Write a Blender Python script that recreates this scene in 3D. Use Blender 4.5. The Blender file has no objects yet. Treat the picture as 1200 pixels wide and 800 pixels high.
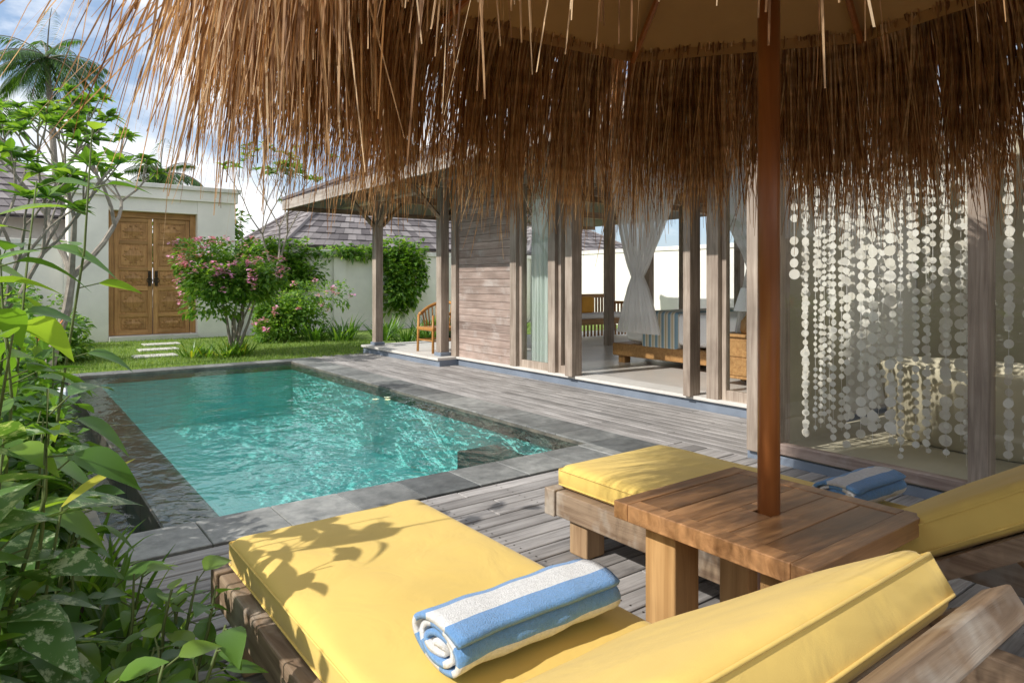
import bpy, bmesh, math, random
from mathutils import Vector, Matrix, Euler
R = random.Random(7)
S = bpy.context.scene
def U(a,b): return R.uniform(a,b)
# ---------------------------------------------------------------- helpers
def link(o, parent=None):
    S.collection.objects.link(o)
    if parent is not None: o.parent = parent
    return o
def group(name):
    e = bpy.data.objects.new(name, None); e.empty_display_size=0.1
    return link(e)
class MB:
    def __init__(s): s.v=[]; s.f=[]; s.m=[]; s.uv=None
    def add(s, vs, fs, mi=0):
        b=len(s.v); s.v.extend([tuple(p) for p in vs])
        for f in fs: s.f.append(tuple(i+b for i in f)); s.m.append(mi)
    def box(s,x0,x1,y0,y1,z0,z1,mi=0,M=None):
        vs=[Vector((x,y,z)) for z in (z0,z1) for y in (y0,y1) for x in (x0,x1)]
        if M is not None: vs=[M@p for p in vs]
        s.add(vs,[(0,2,3,1),(4,5,7,6),(0,1,5,4),(2,6,7,3),(0,4,6,2),(1,3,7,5)],mi)
    def tube(s,pts,rad,n=7,mi=0,cap=True):
        pts=[Vector(p) for p in pts]; b=len(s.v); k=len(pts)
        ref=Vector((0,0,1))
        for i,p in enumerate(pts):
            d=(pts[min(i+1,k-1)]-pts[max(i-1,0)])
            if d.length<1e-6: d=Vector((0,0,1))
            d.normalize()
            a=d.cross(ref)
            if a.length<0.05: a=d.cross(Vector((1,0,0)))
            a.normalize(); c=d.cross(a)
            r=rad[i] if isinstance(rad,(list,tuple)) else rad
            for j in range(n):
                t=2*math.pi*j/n
                s.v.append(tuple(p+a*math.cos(t)*r+c*math.sin(t)*r))
        for i in range(k-1):
            for j in range(n):
                j2=(j+1)%n
                s.f.append((b+i*n+j,b+i*n+j2,b+(i+1)*n+j2,b+(i+1)*n+j)); s.m.append(mi)
        if cap:
            s.f.append(tuple(b+j for j in range(n))[::-1]); s.m.append(mi)
            s.f.append(tuple(b+(k-1)*n+j for j in range(n))); s.m.append(mi)
    def leaf(s,base,d,L,W,bend=0.3,fold=0.25,mi=0,rows=4,roll=0.0,peak=0.8):
        base=Vector(base); d=Vector(d).normalized()
        side=d.cross(Vector((0,0,1)))
        if side.length<0.05: side=Vector((U(-1,1),U(-1,1),0))
        side.normalize(); side=Matrix.Rotation(roll,3,d)@side
        nrm=side.cross(d).normalized()
        vs=[];fs=[]
        for i in range(rows+1):
            t=i/rows
            p=base+d*(t*L)+Vector((0,0,-bend*t*t*L))
            w=W*0.5*math.sin(math.pi*min(1,max(0.03,t**peak*0.97+0.03)))+0.0006
            vs+= [p+side*w+nrm*(fold*w), p, p-side*w+nrm*(fold*w)]
        for i in range(rows):
            a=i*3
            fs+=[(a,a+1,a+4,a+3),(a+1,a+2,a+5,a+4)]
        s.add(vs,fs,mi)
    def obj(s,name,mats,parent=None,smooth=False,bevel=0,seg=2):
        me=bpy.data.meshes.new(name); me.from_pydata(s.v,[],s.f); 
        for m in mats: me.materials.append(m)
        me.polygons.foreach_set('material_index',s.m)
        if smooth: me.polygons.foreach_set('use_smooth',[True]*len(s.f))
        me.update()
        o=bpy.data.objects.new(name,me); link(o,parent)
        if bevel>0:
            b=o.modifiers.new('b','BEVEL'); b.width=bevel; b.segments=seg; b.limit_method='ANGLE'
        return o
def box(name,x0,x1,y0,y1,z0,z1,mat,parent=None,bevel=0.0,seg=2,M=None):
    m=MB(); m.box(x0,x1,y0,y1,z0,z1,0,M); return m.obj(name,[mat],parent,bevel=bevel,seg=seg)
# ---------------------------------------------------------------- materials
def newmat(name):
    m=bpy.data.materials.new(name); m.use_nodes=True; nt=m.node_tree; nt.nodes.clear()
    o=nt.nodes.new('ShaderNodeOutputMaterial'); return m,nt,o
def N(nt,t,**kw):
    n=nt.nodes.new(t)
    for k,v in kw.items():
        if k in n.inputs: n.inputs[k].default_value=v
        else: setattr(n,k,v)
    return n
def coords(nt,scale=(1,1,1)):
    tc=N(nt,'ShaderNodeTexCoord'); mp=N(nt,'ShaderNodeMapping'); mp.inputs['Scale'].default_value=scale
    nt.links.new(tc.outputs['Object'],mp.inputs['Vector']); return mp.outputs['Vector']
def ramp(nt,fac,stops,interp='LINEAR'):
    r=N(nt,'ShaderNodeValToRGB'); r.color_ramp.interpolation=interp
    e=r.color_ramp.elements
    while len(e)<len(stops): e.new(0.5)
    for i,(p,c) in enumerate(stops):
        e[i].position=p; e[i].color=(c[0],c[1],c[2],1)
    nt.links.new(fac,r.inputs['Fac']); return r.outputs['Color']
def mix(nt,a,b,fac,mode='MIX'):
    m=N(nt,'ShaderNodeMix',data_type='RGBA',blend_type=mode)
    for sock,val in ((m.inputs[6],a),(m.inputs[7],b),(m.inputs[0],fac)):
        if isinstance(val,(int,float)): sock.default_value=val
        elif isinstance(val,(tuple,list)): sock.default_value=(val[0],val[1],val[2],1)
        else: nt.links.new(val,sock)
    return m.outputs[2]
def noise(nt,vec,scale,detail=4,rough=0.55,dist=0):
    n=N(nt,'ShaderNodeTexNoise'); n.inputs['Scale'].default_value=scale; n.inputs['Detail'].default_value=detail
    n.inputs['Roughness'].default_value=rough; n.inputs['Distortion'].default_value=dist
    if vec is not None: nt.links.new(vec,n.inputs['Vector'])
    return n.outputs['Fac']
def island(nt): return N(nt,'ShaderNodeNewGeometry').outputs['Random Per Island']
def bumpn(nt,h,strength,dist=0.01):
    b=N(nt,'ShaderNodeBump'); b.inputs['Strength'].default_value=strength; b.inputs['Distance'].default_value=dist
    nt.links.new(h,b.inputs['Height']); return b.outputs['Normal']
def principled(nt,o,col,rough=0.6,normal=None,metal=0,spec=0.5,sheen=0):
    p=N(nt,'ShaderNodeBsdfPrincipled')
    if isinstance(col,(tuple,list)): p.inputs['Base Color'].default_value=(col[0],col[1],col[2],1)
    else: nt.links.new(col,p.inputs['Base Color'])
    if isinstance(rough,(int,float)): p.inputs['Roughness'].default_value=rough
    else: nt.links.new(rough,p.inputs['Roughness'])
    p.inputs['Metallic'].default_value=metal; p.inputs['Specular IOR Level'].default_value=spec
    if sheen: p.inputs['Sheen Weight'].default_value=sheen
    if normal is not None: nt.links.new(normal,p.inputs['Normal'])
    if o is not None: nt.links.new(p.outputs[0],o.inputs['Surface'])
    return p
def wood(name,dark,light,axis='Z',rough=0.65,grain=1.0,isl=0.5,bump=0.4,spec=0.3,patch=None,pr=(0.5,0.65)):
    m,nt,o=newmat(name)
    sc={'X':(1.2,22,22),'Y':(22,1.2,22),'Z':(22,22,1.2)}[axis]
    rnd=island(nt)
    tc=N(nt,'ShaderNodeTexCoord'); ad=N(nt,'ShaderNodeVectorMath',operation='ADD')
    nt.links.new(tc.outputs['Object'],ad.inputs[0])
    sc3=N(nt,'ShaderNodeVectorMath',operation='SCALE'); sc3.inputs[0].default_value=(7,5,9); nt.links.new(rnd,sc3.inputs['Scale'])
    nt.links.new(sc3.outputs[0],ad.inputs[1])
    mp=N(nt,'ShaderNodeMapping'); mp.inputs['Scale'].default_value=[a*grain for a in sc]; nt.links.new(ad.outputs[0],mp.inputs['Vector'])
    g=noise(nt,mp.outputs[0],1.6,6,0.65,0.6)
    c=ramp(nt,g,[(0.3,dark),(0.72,light)])
    big=noise(nt,ad.outputs[0],2.3,3)
    c=mix(nt,c,ramp(nt,big,[(0.3,(0.72,0.7,0.68)),(0.7,(1.12,1.1,1.08))]),1.0,'MULTIPLY')
    c=mix(nt,c,ramp(nt,rnd,[(0,(1-isl*0.6,)*3),(1,(1+isl*0.4,)*3)]),1.0,'MULTIPLY')
    if patch:
        pn=noise(nt,ad.outputs[0],3.1,4,0.7)
        c=mix(nt,c,patch,ramp(nt,pn,[(pr[0],(0,0,0)),(pr[1],(0.6,0.6,0.6))]))
    principled(nt,o,c,rough,bumpn(nt,g,bump,0.006),spec=spec)
    return m
def plain(name,col,rough=0.7,var=0.15,scale=3,bump=0.15,bs=60,spec=0.4,metal=0,sheen=0,bd=0.004):
    m,nt,o=newmat(name); v=coords(nt)
    n=noise(nt,v,scale,5,0.6)
    c=mix(nt,col,ramp(nt,n,[(0.3,(1-var,)*3),(0.7,(1+var*0.5,)*3)]),1.0,'MULTIPLY')
    principled(nt,o,c,rough,bumpn(nt,noise(nt,v,bs,4),bump,bd),metal,spec,sheen)
    return m
def leafmat(name,cols,trans=0.35,rough=0.4,spots=None,spec=0.5):
    m,nt,o=newmat(name); rnd=island(nt)
    st=[(i/(len(cols)-1),c) for i,c in enumerate(cols)]
    c=ramp(nt,rnd,st)
    n=noise(nt,coords(nt),1.7,3)
    c=mix(nt,c,ramp(nt,n,[(0.3,(0.75,0.8,0.75)),(0.7,(1.2,1.15,1.0))]),1.0,'MULTIPLY')
    if spots:
        sp=noise(nt,coords(nt),28,5,0.7)
        c=mix(nt,c,spots,ramp(nt,sp,[(0.52,(0,0,0)),(0.6,(0.8,0.8,0.8))]))
    p=principled(nt,None,c,rough,None,0,spec)
    t=N(nt,'ShaderNodeBsdfTranslucent'); nt.links.new(mix(nt,c,(1.9,1.9,0.7),1.0,'MULTIPLY'),t.inputs['Color'])
    ms=N(nt,'ShaderNodeMixShader'); ms.inputs[0].default_value=trans
    nt.links.new(p.outputs[0],ms.inputs[1]); nt.links.new(t.outputs[0],ms.inputs[2]); nt.links.new(ms.outputs[0],o.inputs['Surface'])
    return m
def glassmat(name,tint=(0.95,0.97,0.96),f=0.9,f0=0.05):
    m,nt,o=newmat(name)
    t=N(nt,'ShaderNodeBsdfTransparent'); t.inputs['Color'].default_value=(*tint,1)
    g=N(nt,'ShaderNodeBsdfGlossy'); g.inputs['Roughness'].default_value=0.01
    lw=N(nt,'ShaderNodeLayerWeight'); lw.inputs['Blend'].default_value=0.5
    pw=N(nt,'ShaderNodeMath',operation='POWER'); pw.inputs[1].default_value=4.0; nt.links.new(lw.outputs['Facing'],pw.inputs[0])
    mm=N(nt,'ShaderNodeMath',operation='MULTIPLY_ADD'); mm.inputs[1].default_value=f; mm.inputs[2].default_value=f0; nt.links.new(pw.outputs[0],mm.inputs[0])
    ms=N(nt,'ShaderNodeMixShader'); nt.links.new(mm.outputs[0],ms.inputs[0]); nt.links.new(t.outputs[0],ms.inputs[1]); nt.links.new(g.outputs[0],ms.inputs[2])
    nt.links.new(ms.outputs[0],o.inputs['Surface']); return m
def sheer(name,col,alpha=0.5):
    m,nt,o=newmat(name)
    t=N(nt,'ShaderNodeBsdfTransparent'); d=N(nt,'ShaderNodeBsdfDiffuse'); d.inputs['Color'].default_value=(*col,1)
    tl=N(nt,'ShaderNodeBsdfTranslucent'); tl.inputs['Color'].default_value=(*col,1)
    a=N(nt,'ShaderNodeMixShader'); a.inputs[0].default_value=0.45; nt.links.new(d.outputs[0],a.inputs[1]); nt.links.new(tl.outputs[0],a.inputs[2])
    b=N(nt,'ShaderNodeMixShader'); b.inputs[0].default_value=alpha; nt.links.new(t.outputs[0],b.inputs[1]); nt.links.new(a.outputs[0],b.inputs[2])
    nt.links.new(b.outputs[0],o.inputs['Surface']); return m

M_deckX=wood('deck_timber_x',(0.20,0.188,0.18),(0.47,0.45,0.435),'X',0.6,1.0,0.5,0.5)
M_deckY=wood('deck_timber_y',(0.20,0.188,0.18),(0.47,0.45,0.435),'Y',0.6,1.0,0.45,0.5)
M_weatherZ=wood('weathered_timber_z',(0.26,0.20,0.16),(0.54,0.46,0.38),'Z',0.75,0.8,0.35,0.4)
M_weatherY=wood('weathered_timber_y',(0.25,0.18,0.15),(0.48,0.38,0.33),'Y',0.75,0.8,0.3,0.35,patch=(0.52,0.48,0.44),pr=(0.52,0.75))
M_weatherX=wood('weathered_timber_x',(0.22,0.17,0.13),(0.46,0.39,0.32),'X',0.75,0.8,0.4,0.4)
M_fascia=wood('fascia_timber',(0.34,0.29,0.25),(0.60,0.54,0.48),'Y',0.75,0.8,0.3,0.35)
M_beamX=wood('beam_x',(0.18,0.12,0.08),(0.40,0.30,0.21),'X',0.7,0.7)
M_loungeX=wood('lounger_timber_x',(0.19,0.12,0.075),(0.50,0.37,0.25),'X',0.6,0.7,0.5,0.5,patch=(0.50,0.45,0.38))
M_loungeY=wood('lounger_timber_y',(0.19,0.12,0.075),(0.50,0.37,0.25),'Y',0.6,0.7,0.5,0.5,patch=(0.50,0.45,0.38))
M_loungeZ=wood('lounger_timber_z',(0.28,0.17,0.09),(0.58,0.40,0.23),'Z',0.6,0.7,0.4,0.5)
M_tableX=wood('table_top_timber',(0.20,0.095,0.038),(0.54,0.29,0.13),'X',0.36,0.5,0.55,0.4,0.45,patch=(0.12,0.07,0.045),pr=(0.47,0.72))
M_tableZ=wood('table_leg_timber',(0.34,0.18,0.065),(0.66,0.41,0.18),'Z',0.5,0.5,0.2,0.3)
M_pole=wood('umbrella_pole_timber',(0.28,0.09,0.024),(0.44,0.165,0.05),'Z',0.3,0.6,0.1,0.1,0.6)
M_teakZ=wood('teak_z',(0.34,0.17,0.06),(0.60,0.34,0.14),'Z',0.5,0.8,0.3,0.4)
M_teakX=wood('teak_x',(0.34,0.17,0.06),(0.60,0.35,0.14),'X',0.5,0.8,0.3,0.4)
M_cane=wood('chair_wood',(0.42,0.19,0.05),(0.64,0.33,0.10),'Z',0.4,0.8,0.2,0.2)
M_plaster=plain('cream_plaster',(0.88,0.84,0.76),0.85,0.13,1.1,0.25,25,0.2)
M_court=plain('beige_stucco',(0.50,0.46,0.35),0.85,0.2,1.3,0.35,25,0.2)
M_cap=plain('plaster_cap',(0.80,0.77,0.70),0.85,0.28,2.5,0.3,25,0.2)
M_plinth=plain('bluegrey_plinth',(0.20,0.235,0.29),0.7,0.2,3,0.15,40)
M_floor=plain('polished_cement_floor',(0.55,0.51,0.46),0.3,0.12,1.5,0.03,20,0.5)
M_sill=plain('terrazzo_threshold',(0.66,0.63,0.58),0.5,0.12,3,0.1,80)
M_soil=plain('soil',(0.06,0.045,0.03),0.95,0.3,8,1.0,30,0.1,bd=0.02)
M_canvas=plain('tan_canvas',(0.46,0.27,0.115),0.85,0.1,3,0.2,150,0.2)
M_white=plain('white_linen',(0.90,0.89,0.88),0.9,0.04,4,0.3,30,0.1)
M_tub=plain('tub_ceramic',(0.60,0.55,0.42),0.35,0.06,2,0.0,20)
M_metal=plain('dark_bronze',(0.06,0.045,0.03),0.45,0.2,8,0.2,50,0.5,0.7)
M_glass=glassmat('window_glass',f=0.8)
M_glass2=glassmat('bath_glass',(0.93,0.93,0.90),0.6,0.05)
M_sheer=sheer('sheer_white_curtain',(0.95,0.94,0.93),0.82)
M_sheerg=sheer('pale_green_curtain',(0.76,0.83,0.77),0.85)
M_ceil=wood('ceiling_boards',(0.62,0.55,0.46),(0.78,0.71,0.62),'X',0.7,0.6)
m,nt,o=newmat('yellow_cushion_fabric'); v=coords(nt)
big=noise(nt,v,4,3); wv=noise(nt,v,420,2)
c=mix(nt,(0.76,0.54,0.15),ramp(nt,big,[(0.3,(0.94,0.93,0.9)),(0.7,(1.04,1.03,1.0))]),1.0,'MULTIPLY')
b1=N(nt,'ShaderNodeBump'); b1.inputs['Strength'].default_value=0.3; b1.inputs['Distance'].default_value=0.02
nt.links.new(noise(nt,v,6,3,0.5,0.8),b1.inputs['Height'])
b2=N(nt,'ShaderNodeBump'); b2.inputs['Strength'].default_value=0.3; b2.inputs['Distance'].default_value=0.001
nt.links.new(wv,b2.inputs['Height']); nt.links.new(b1.outputs[0],b2.inputs['Normal'])
principled(nt,o,c,0.85,b2.outputs[0],spec=0.15,sheen=0.15); M_cush=m
m,nt,o=newmat('grey_stone_tile'); rnd=island(nt); v=coords(nt)
n1=noise(nt,v,9,6,0.7); c=ramp(nt,n1,[(0.3,(0.12,0.125,0.122)),(0.7,(0.28,0.28,0.268))])
c=mix(nt,c,ramp(nt,rnd,[(0,(0.55,0.57,0.58)),(1,(1.4,1.38,1.34))]),1.0,'MULTIPLY')
c=mix(nt,c,ramp(nt,noise(nt,v,1.6,4),[(0.35,(0.7,0.7,0.7)),(0.6,(1.1,1.1,1.1))]),1.0,'MULTIPLY')
principled(nt,o,c,0.5,bumpn(nt,noise(nt,v,45,5),0.3,0.004),spec=0.4); M_cope=m
m,nt,o=newmat('wet_dark_stone'); rnd=island(nt); v=coords(nt)
c=ramp(nt,noise(nt,v,6,5,0.7),[(0.3,(0.065,0.06,0.052)),(0.7,(0.19,0.165,0.13))])
c=mix(nt,c,ramp(nt,rnd,[(0,(0.7,)*3),(1,(1.3,)*3)]),1.0,'MULTIPLY')
principled(nt,o,c,0.3,bumpn(nt,noise(nt,v,30,5),0.3,0.004)); M_wet=m
m,nt,o=newmat('turquoise_pool_tile'); v=coords(nt)
br=N(nt,'ShaderNodeTexVoronoi'); br.inputs['Scale'].default_value=9; br.distance='CHEBYCHEV'; br.inputs['Randomness'].default_value=0.0
nt.links.new(v,br.inputs['Vector'])
c=ramp(nt,noise(nt,v,1.2,5,0.65,1.0),[(0.25,(0.20,0.62,0.58)),(0.55,(0.34,0.78,0.73)),(0.8,(0.55,0.88,0.82))])
c=mix(nt,c,ramp(nt,br.outputs['Distance'],[(0.44,(1,1,1)),(0.5,(0.82,0.86,0.86))]),1.0,'MULTIPLY')
principled(nt,o,c,0.5); M_pool=m
m,nt,o=newmat('pool_water'); v=coords(nt,(1,0.8,1))
h1=noise(nt,v,3.2,3,0.5,0.6); h2=noise(nt,v,13,2,0.5,0.4)
b1=N(nt,'ShaderNodeBump'); b1.inputs['Strength'].default_value=0.5; b1.inputs['Distance'].default_value=0.045; nt.links.new(h1,b1.inputs['Height'])
b2=N(nt,'ShaderNodeBump'); b2.inputs['Strength'].default_value=0.5; b2.inputs['Distance'].default_value=0.012; nt.links.new(h2,b2.inputs['Height']); nt.links.new(b1.outputs[0],b2.inputs['Normal'])
fr=N(nt,'ShaderNodeFresnel'); fr.inputs['IOR'].default_value=1.33; nt.links.new(b2.outputs[0],fr.inputs['Normal'])
gl=N(nt,'ShaderNodeBsdfGlossy'); gl.inputs['Roughness'].default_value=0.03; nt.links.new(b2.outputs[0],gl.inputs['Normal'])
tr=N(nt,'ShaderNodeBsdfTransparent')
wc=ramp(nt,h1,[(0.3,(0.70,0.93,0.92)),(0.7,(0.88,0.99,0.98))]); nt.links.new(wc,tr.inputs['Color'])
ms=N(nt,'ShaderNodeMixShader'); nt.links.new(fr.outputs[0],ms.inputs[0]); nt.links.new(tr.outputs[0],ms.inputs[1]); nt.links.new(gl.outputs[0],ms.inputs[2])
nt.links.new(ms.outputs[0],o.inputs['Surface']); M_water=m
def thatch(name,cols,trans):
    m,nt,o=newmat(name); rnd=island(nt)
    c=ramp(nt,rnd,cols)
    c=mix(nt,c,ramp(nt,noise(nt,coords(nt,(3,3,14)),2,3),[(0.3,(0.65,0.62,0.6)),(0.7,(1.2,1.2,1.2))]),1.0,'MULTIPLY')
    p=principled(nt,None,c,0.6,None,0,0.3); t=N(nt,'ShaderNodeBsdfTranslucent'); nt.links.new(mix(nt,c,(1.1,0.9,0.68),1.0,'MULTIPLY'),t.inputs['Color'])
    ms=N(nt,'ShaderNodeMixShader'); ms.inputs[0].default_value=trans
    nt.links.new(p.outputs[0],ms.inputs[1]); nt.links.new(t.outputs[0],ms.inputs[2]); nt.links.new(ms.outputs[0],o.inputs['Surface']); return m
M_thatch=thatch('thatch_grass',[(0,(0.19,0.085,0.032)),(0.4,(0.45,0.25,0.105)),(0.75,(0.68,0.44,0.23)),(1,(0.84,0.64,0.40))],0.38)
m,nt,o=newmat('grey_shingle'); rnd=island(nt)
c=ramp(nt,rnd,[(0,(0.12,0.105,0.105)),(0.5,(0.20,0.178,0.175)),(1,(0.30,0.27,0.26))])
c=mix(nt,c,ramp(nt,noise(nt,coords(nt),1.2,4),[(0.3,(0.75,)*3),(0.7,(1.2,)*3)]),1.0,'MULTIPLY')
principled(nt,o,c,0.85,spec=0.2); M_shingle=m
m,nt,o=newmat('lawn_ground'); v=coords(nt)
c=ramp(nt,noise(nt,v,5,6,0.7),[(0.3,(0.10,0.16,0.03)),(0.7,(0.23,0.31,0.085))])
principled(nt,o,c,0.9,bumpn(nt,noise(nt,v,60,4),0.8,0.02),spec=0.1); M_lawn=m
M_blade=leafmat('grass_blades',[(0.11,0.20,0.03),(0.19,0.30,0.06),(0.30,0.38,0.11)],0.3,0.6)
M_leafA=leafmat('leaf_mid',[(0.05,0.12,0.022),(0.085,0.19,0.032),(0.14,0.26,0.05)],0.38)
M_leafB=leafmat('leaf_bright',[(0.09,0.19,0.03),(0.15,0.29,0.045),(0.26,0.38,0.07)],0.42)
M_leafD=leafmat('leaf_dark',[(0.03,0.08,0.018),(0.055,0.125,0.026),(0.09,0.17,0.04)],0.3)
M_leafV=leafmat('leaf_variegated',[(0.08,0.18,0.05),(0.12,0.23,0.07)],0.3,0.4,spots=(0.55,0.62,0.42))
M_leafY=leafmat('leaf_yellow',[(0.60,0.55,0.06),(0.45,0.46,0.08)],0.4)
M_flower=leafmat('pink_flower',[(0.72,0.24,0.52),(0.84,0.46,0.70),(0.78,0.34,0.60)],0.15)
M_petal=leafmat('white_petal',[(0.85,0.84,0.78),(0.85,0.8,0.6)],0.15)
M_orange=leafmat('orange_flower',[(0.8,0.16,0.03),(0.85,0.3,0.05)],0.3)
M_bark=plain('tree_bark',(0.32,0.28,0.23),0.9,0.35,9,0.7,40,0.1,bd=0.01)
M_stem=plain('green_stem',(0.14,0.18,0.06),0.6,0.2,9,0.2,40,0.2)

# ---------------------------------------------------------------- camera, light, sky
cam=bpy.data.cameras.new('camera'); co=bpy.data.objects.new('camera',cam); link(co); S.camera=co
co.location=(0,0,1.3); co.rotation_euler=(math.radians(90),0,math.radians(-37.1))
cam.sensor_width=36; cam.lens=23.55; cam.shift_y=-0.0583; cam.clip_end=3000; cam.clip_start=0.05
EL=math.radians(40); trav=Vector((1,-0.10,0)).normalized()
sv=Vector((-trav.x*math.cos(EL),-trav.y*math.cos(EL),math.sin(EL)))
sl=bpy.data.lights.new('sun','SUN'); sl.energy=4.6; sl.angle=math.radians(0.6); sl.color=(1,0.965,0.91)
so=bpy.data.objects.new('sun',sl); link(so); so.rotation_euler=sv.to_track_quat('Z','Y').to_euler()
w=bpy.data.worlds.new('World'); S.world=w; w.use_nodes=True; nt=w.node_tree; nt.nodes.clear()
wo=N(nt,'ShaderNodeOutputWorld'); bg=N(nt,'ShaderNodeBackground'); bg.inputs['Strength'].default_value=0.15
sky=N(nt,'ShaderNodeTexSky'); sky.sky_type='NISHITA'; sky.sun_disc=False; sky.sun_elevation=EL
sky.sun_rotation=math.atan2(sv.x,sv.y); sky.air_density=1.1; sky.dust_density=1.0
tc=N(nt,'ShaderNodeTexCoord'); mp=N(nt,'ShaderNodeMapping'); mp.inputs['Scale'].default_value=(1,1,2.2); mp.inputs['Location'].default_value=(0.35,0.1,0.0)
nt.links.new(tc.outputs['Generated'],mp.inputs['Vector'])
cn=noise(nt,mp.outputs[0],2.6,9,0.56,0.25)
cf=ramp(nt,cn,[(0.43,(0,0,0)),(0.55,(1,1,1))])
cl=mix(nt,sky.outputs[0],(3.1,4.3,6.3),0.5)
cs=ramp(nt,noise(nt,mp.outputs[0],5.5,6,0.6),[(0.35,(6.4,6.7,7.2)),(0.6,(9.6,9.6,9.6))])
cl=mix(nt,cl,cs,cf)
nt.links.new(cl,bg.inputs['Color']); nt.links.new(bg.outputs[0],wo.inputs['Surface'])
S.view_settings.view_transform='Standard'; S.view_settings.look='None'; S.view_settings.exposure=0

# ---------------------------------------------------------------- ground
PX0,PX1,PY0,PY1=0.36,4.1,3.58,11.2
g=MB(); B=600; z=-0.07
for (a,b,c,d) in ((-B,B,-B,PY0),(-B,B,PY1,B),(-B,PX0,PY0,PY1),(PX1,B,PY0,PY1)):
    g.add([(a,c,z),(b,c,z),(b,d,z),(a,d,z)],[(0,1,2,3)])
g.obj('ground',[M_soil])
g=MB(); g.add([(-4,11.2,-0.02),(5.25,11.2,-0.02),(5.25,17,-0.02),(-4,17,-0.02)],[(0,1,2,3)])
g.add([(5.25,11.7,-0.02),(18,11.7,-0.02),(18,17,-0.02),(5.25,17,-0.02)],[(0,1,2,3)])
for i in range(24000):
    x=U(-0.5,6.5); y=11.2+5.7*R.random()**1.3; 
    if x>5.2 and y<11.8: continue
    h=U(0.025,0.07); a=U(0,6.28); w_=0.006; dx,dy=math.cos(a)*w_,math.sin(a)*w_
    g.add([(x-dx,y-dy,-0.02),(x+dx,y+dy,-0.02),(x+U(-.03,.03),y+U(-.03,.03),-0.02+h)],[(0,1,2)],1)
g.obj('lawn',[M_lawn,M_blade])
g=MB()
for (x,y) in ((2.1,13.2),(2.35,14.4),(2.6,15.6)):
    g.box(x-0.34,x+0.34,y-0.2,y+0.2,-0.02,0.012)
g.obj('stepping_stone_path',[M_sill],bevel=0.01)
# decks
g=MB(); gn=MB(); y=3.50
while y>-2.6:
    xs=[0.28 if y>2.9 else 0.20]; xx=xs[0]+U(0.8,2.6)
    while xx<4.1: xs.append(xx); xx+=U(1.8,2.8)
    xs.append(4.40)
    for a,b in zip(xs[:-1],xs[1:]):
        dz=U(-0.0015,0.0015); g.box(a+0.002,b-0.002,y-0.110,y,-0.03,0.0+dz)
    if y>0:
        for xj in [0.5+0.5*k for k in range(8)]:
            for yy in (y-0.03,y-0.082):
                gn.add([(xj+0.005*math.cos(t*1.047)+0.002*math.sin(y*50),yy+0.005*math.sin(t*1.047),0.0032) for t in range(6)],[(0,1,2,3,4,5)])
    y-=0.12
dk=g.obj('timber_deck',[M_deckX],bevel=0.004,seg=1); gn.obj('deck_screws',[M_metal],dk)
g=MB(); x=4.165
while x<5.62:
    ys=[2.9 if x>4.4 else 3.51]; yy=ys[0]+U(0.6,2.4)
    while yy<11.2: ys.append(yy); yy+=U(1.8,2.8)
    ys.append(11.4)
    for a,b in zip(ys[:-1],ys[1:]):
        dz=U(-0.0015,0.0015); g.box(x,min(x+0.110,5.63),a+0.002,b-0.002,-0.03,dz)
    x+=0.12
g.obj('timber_deck',[M_deckY],bevel=0.004,seg=1)
# ---------------------------------------------------------------- pool
P=group('swimming_pool')
g=MB(); D=-0.85; x0,x1,y0,y1=0.98,3.73,3.92,10.9
g.add([(x0,y0,D),(x1,y0,D),(x1,y1,D),(x0,y1,D)],[(0,1,2,3)])
for a,b in (((x0,y0),(x1,y0)),((x1,y0),(x1,y1)),((x1,y1),(x0,y1)),((x0,y1),(x0,y0))):
    g.add([(*a,D),(*b,D),(*b,-0.10),(*a,-0.10)],[(0,3,2,1)])
g.obj('basin',[M_pool],P)
g=MB()
g.box(x0+0.006,x1-0.002,y0+0.001,y0+0.006,-0.13,-0.003); g.box(x1-0.006,x1-0.001,y0+0.007,y1-0.007,-0.13,-0.003); g.box(x0+0.006,x1-0.002,y1-0.006,y1-0.001,-0.13,-0.003)
g.box(0.69,x0,y1,y1+0.02,-0.4,-0.003); g.box(0.69,x0,y0-0.02,y0,-0.4,-0.003)
g.obj('waterline_stone',[M_wet],P)
g=MB()
g.box(3.30,3.720,3.93,5.2,D+0.01,-0.25)
g.obj('submerged_bench',[M_wet],P,bevel=0.01)
g=MB(); y=3.6
while y<11:
    g.box(0.68,0.984,y,y+0.595,-0.4,-0.045+U(-.003,.003)); y+=0.6
g.obj('overflow_ledge',[M_wet],P,bevel=0.006)
g=MB(); g.add([(0.684,3.93,-0.028),(3.723,3.93,-0.028),(3.723,10.893,-0.028),(0.684,10.893,-0.028)],[(0,1,2,3)])
g.add([(0.42,3.6,-0.20),(0.68,3.6,-0.20),(0.68,10.95,-0.20),(0.42,10.95,-0.20)],[(0,1,2,3)])
g.obj('water',[M_water],P)
g=MB(); g.box(0.30,0.69,3.6,11.2,-0.5,-0.36); g.box(0.26,0.415,3.5,11.2,-0.5,-0.01)
g.obj('overflow_channel',[M_wet],P,bevel=0.005)
g=MB()
def tiles(a0,a1,b0,b1,horizontal,step=0.6):
    if horizontal:
        x=a0
        while x<a1-0.02: g.box(x,min(x+step,a1)-0.004,b0,b1,-0.12,0.006+U(-.001,.001)); x+=step
    else:
        y=b0
        while y<b1-0.02: g.box(a0,a1,y,min(y+step,b1)-0.004,-0.12,0.006+U(-.001,.001)); y+=step
tiles(0.42,3.74,3.53,3.925,True,0.4); tiles(3.735,4.155,3.53,10.9,False,0.4); tiles(0.42,4.155,10.905,11.25,True,0.4)
g.obj('coping',[M_cope],P,bevel=0.004,seg=1)
g=MB()
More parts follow.
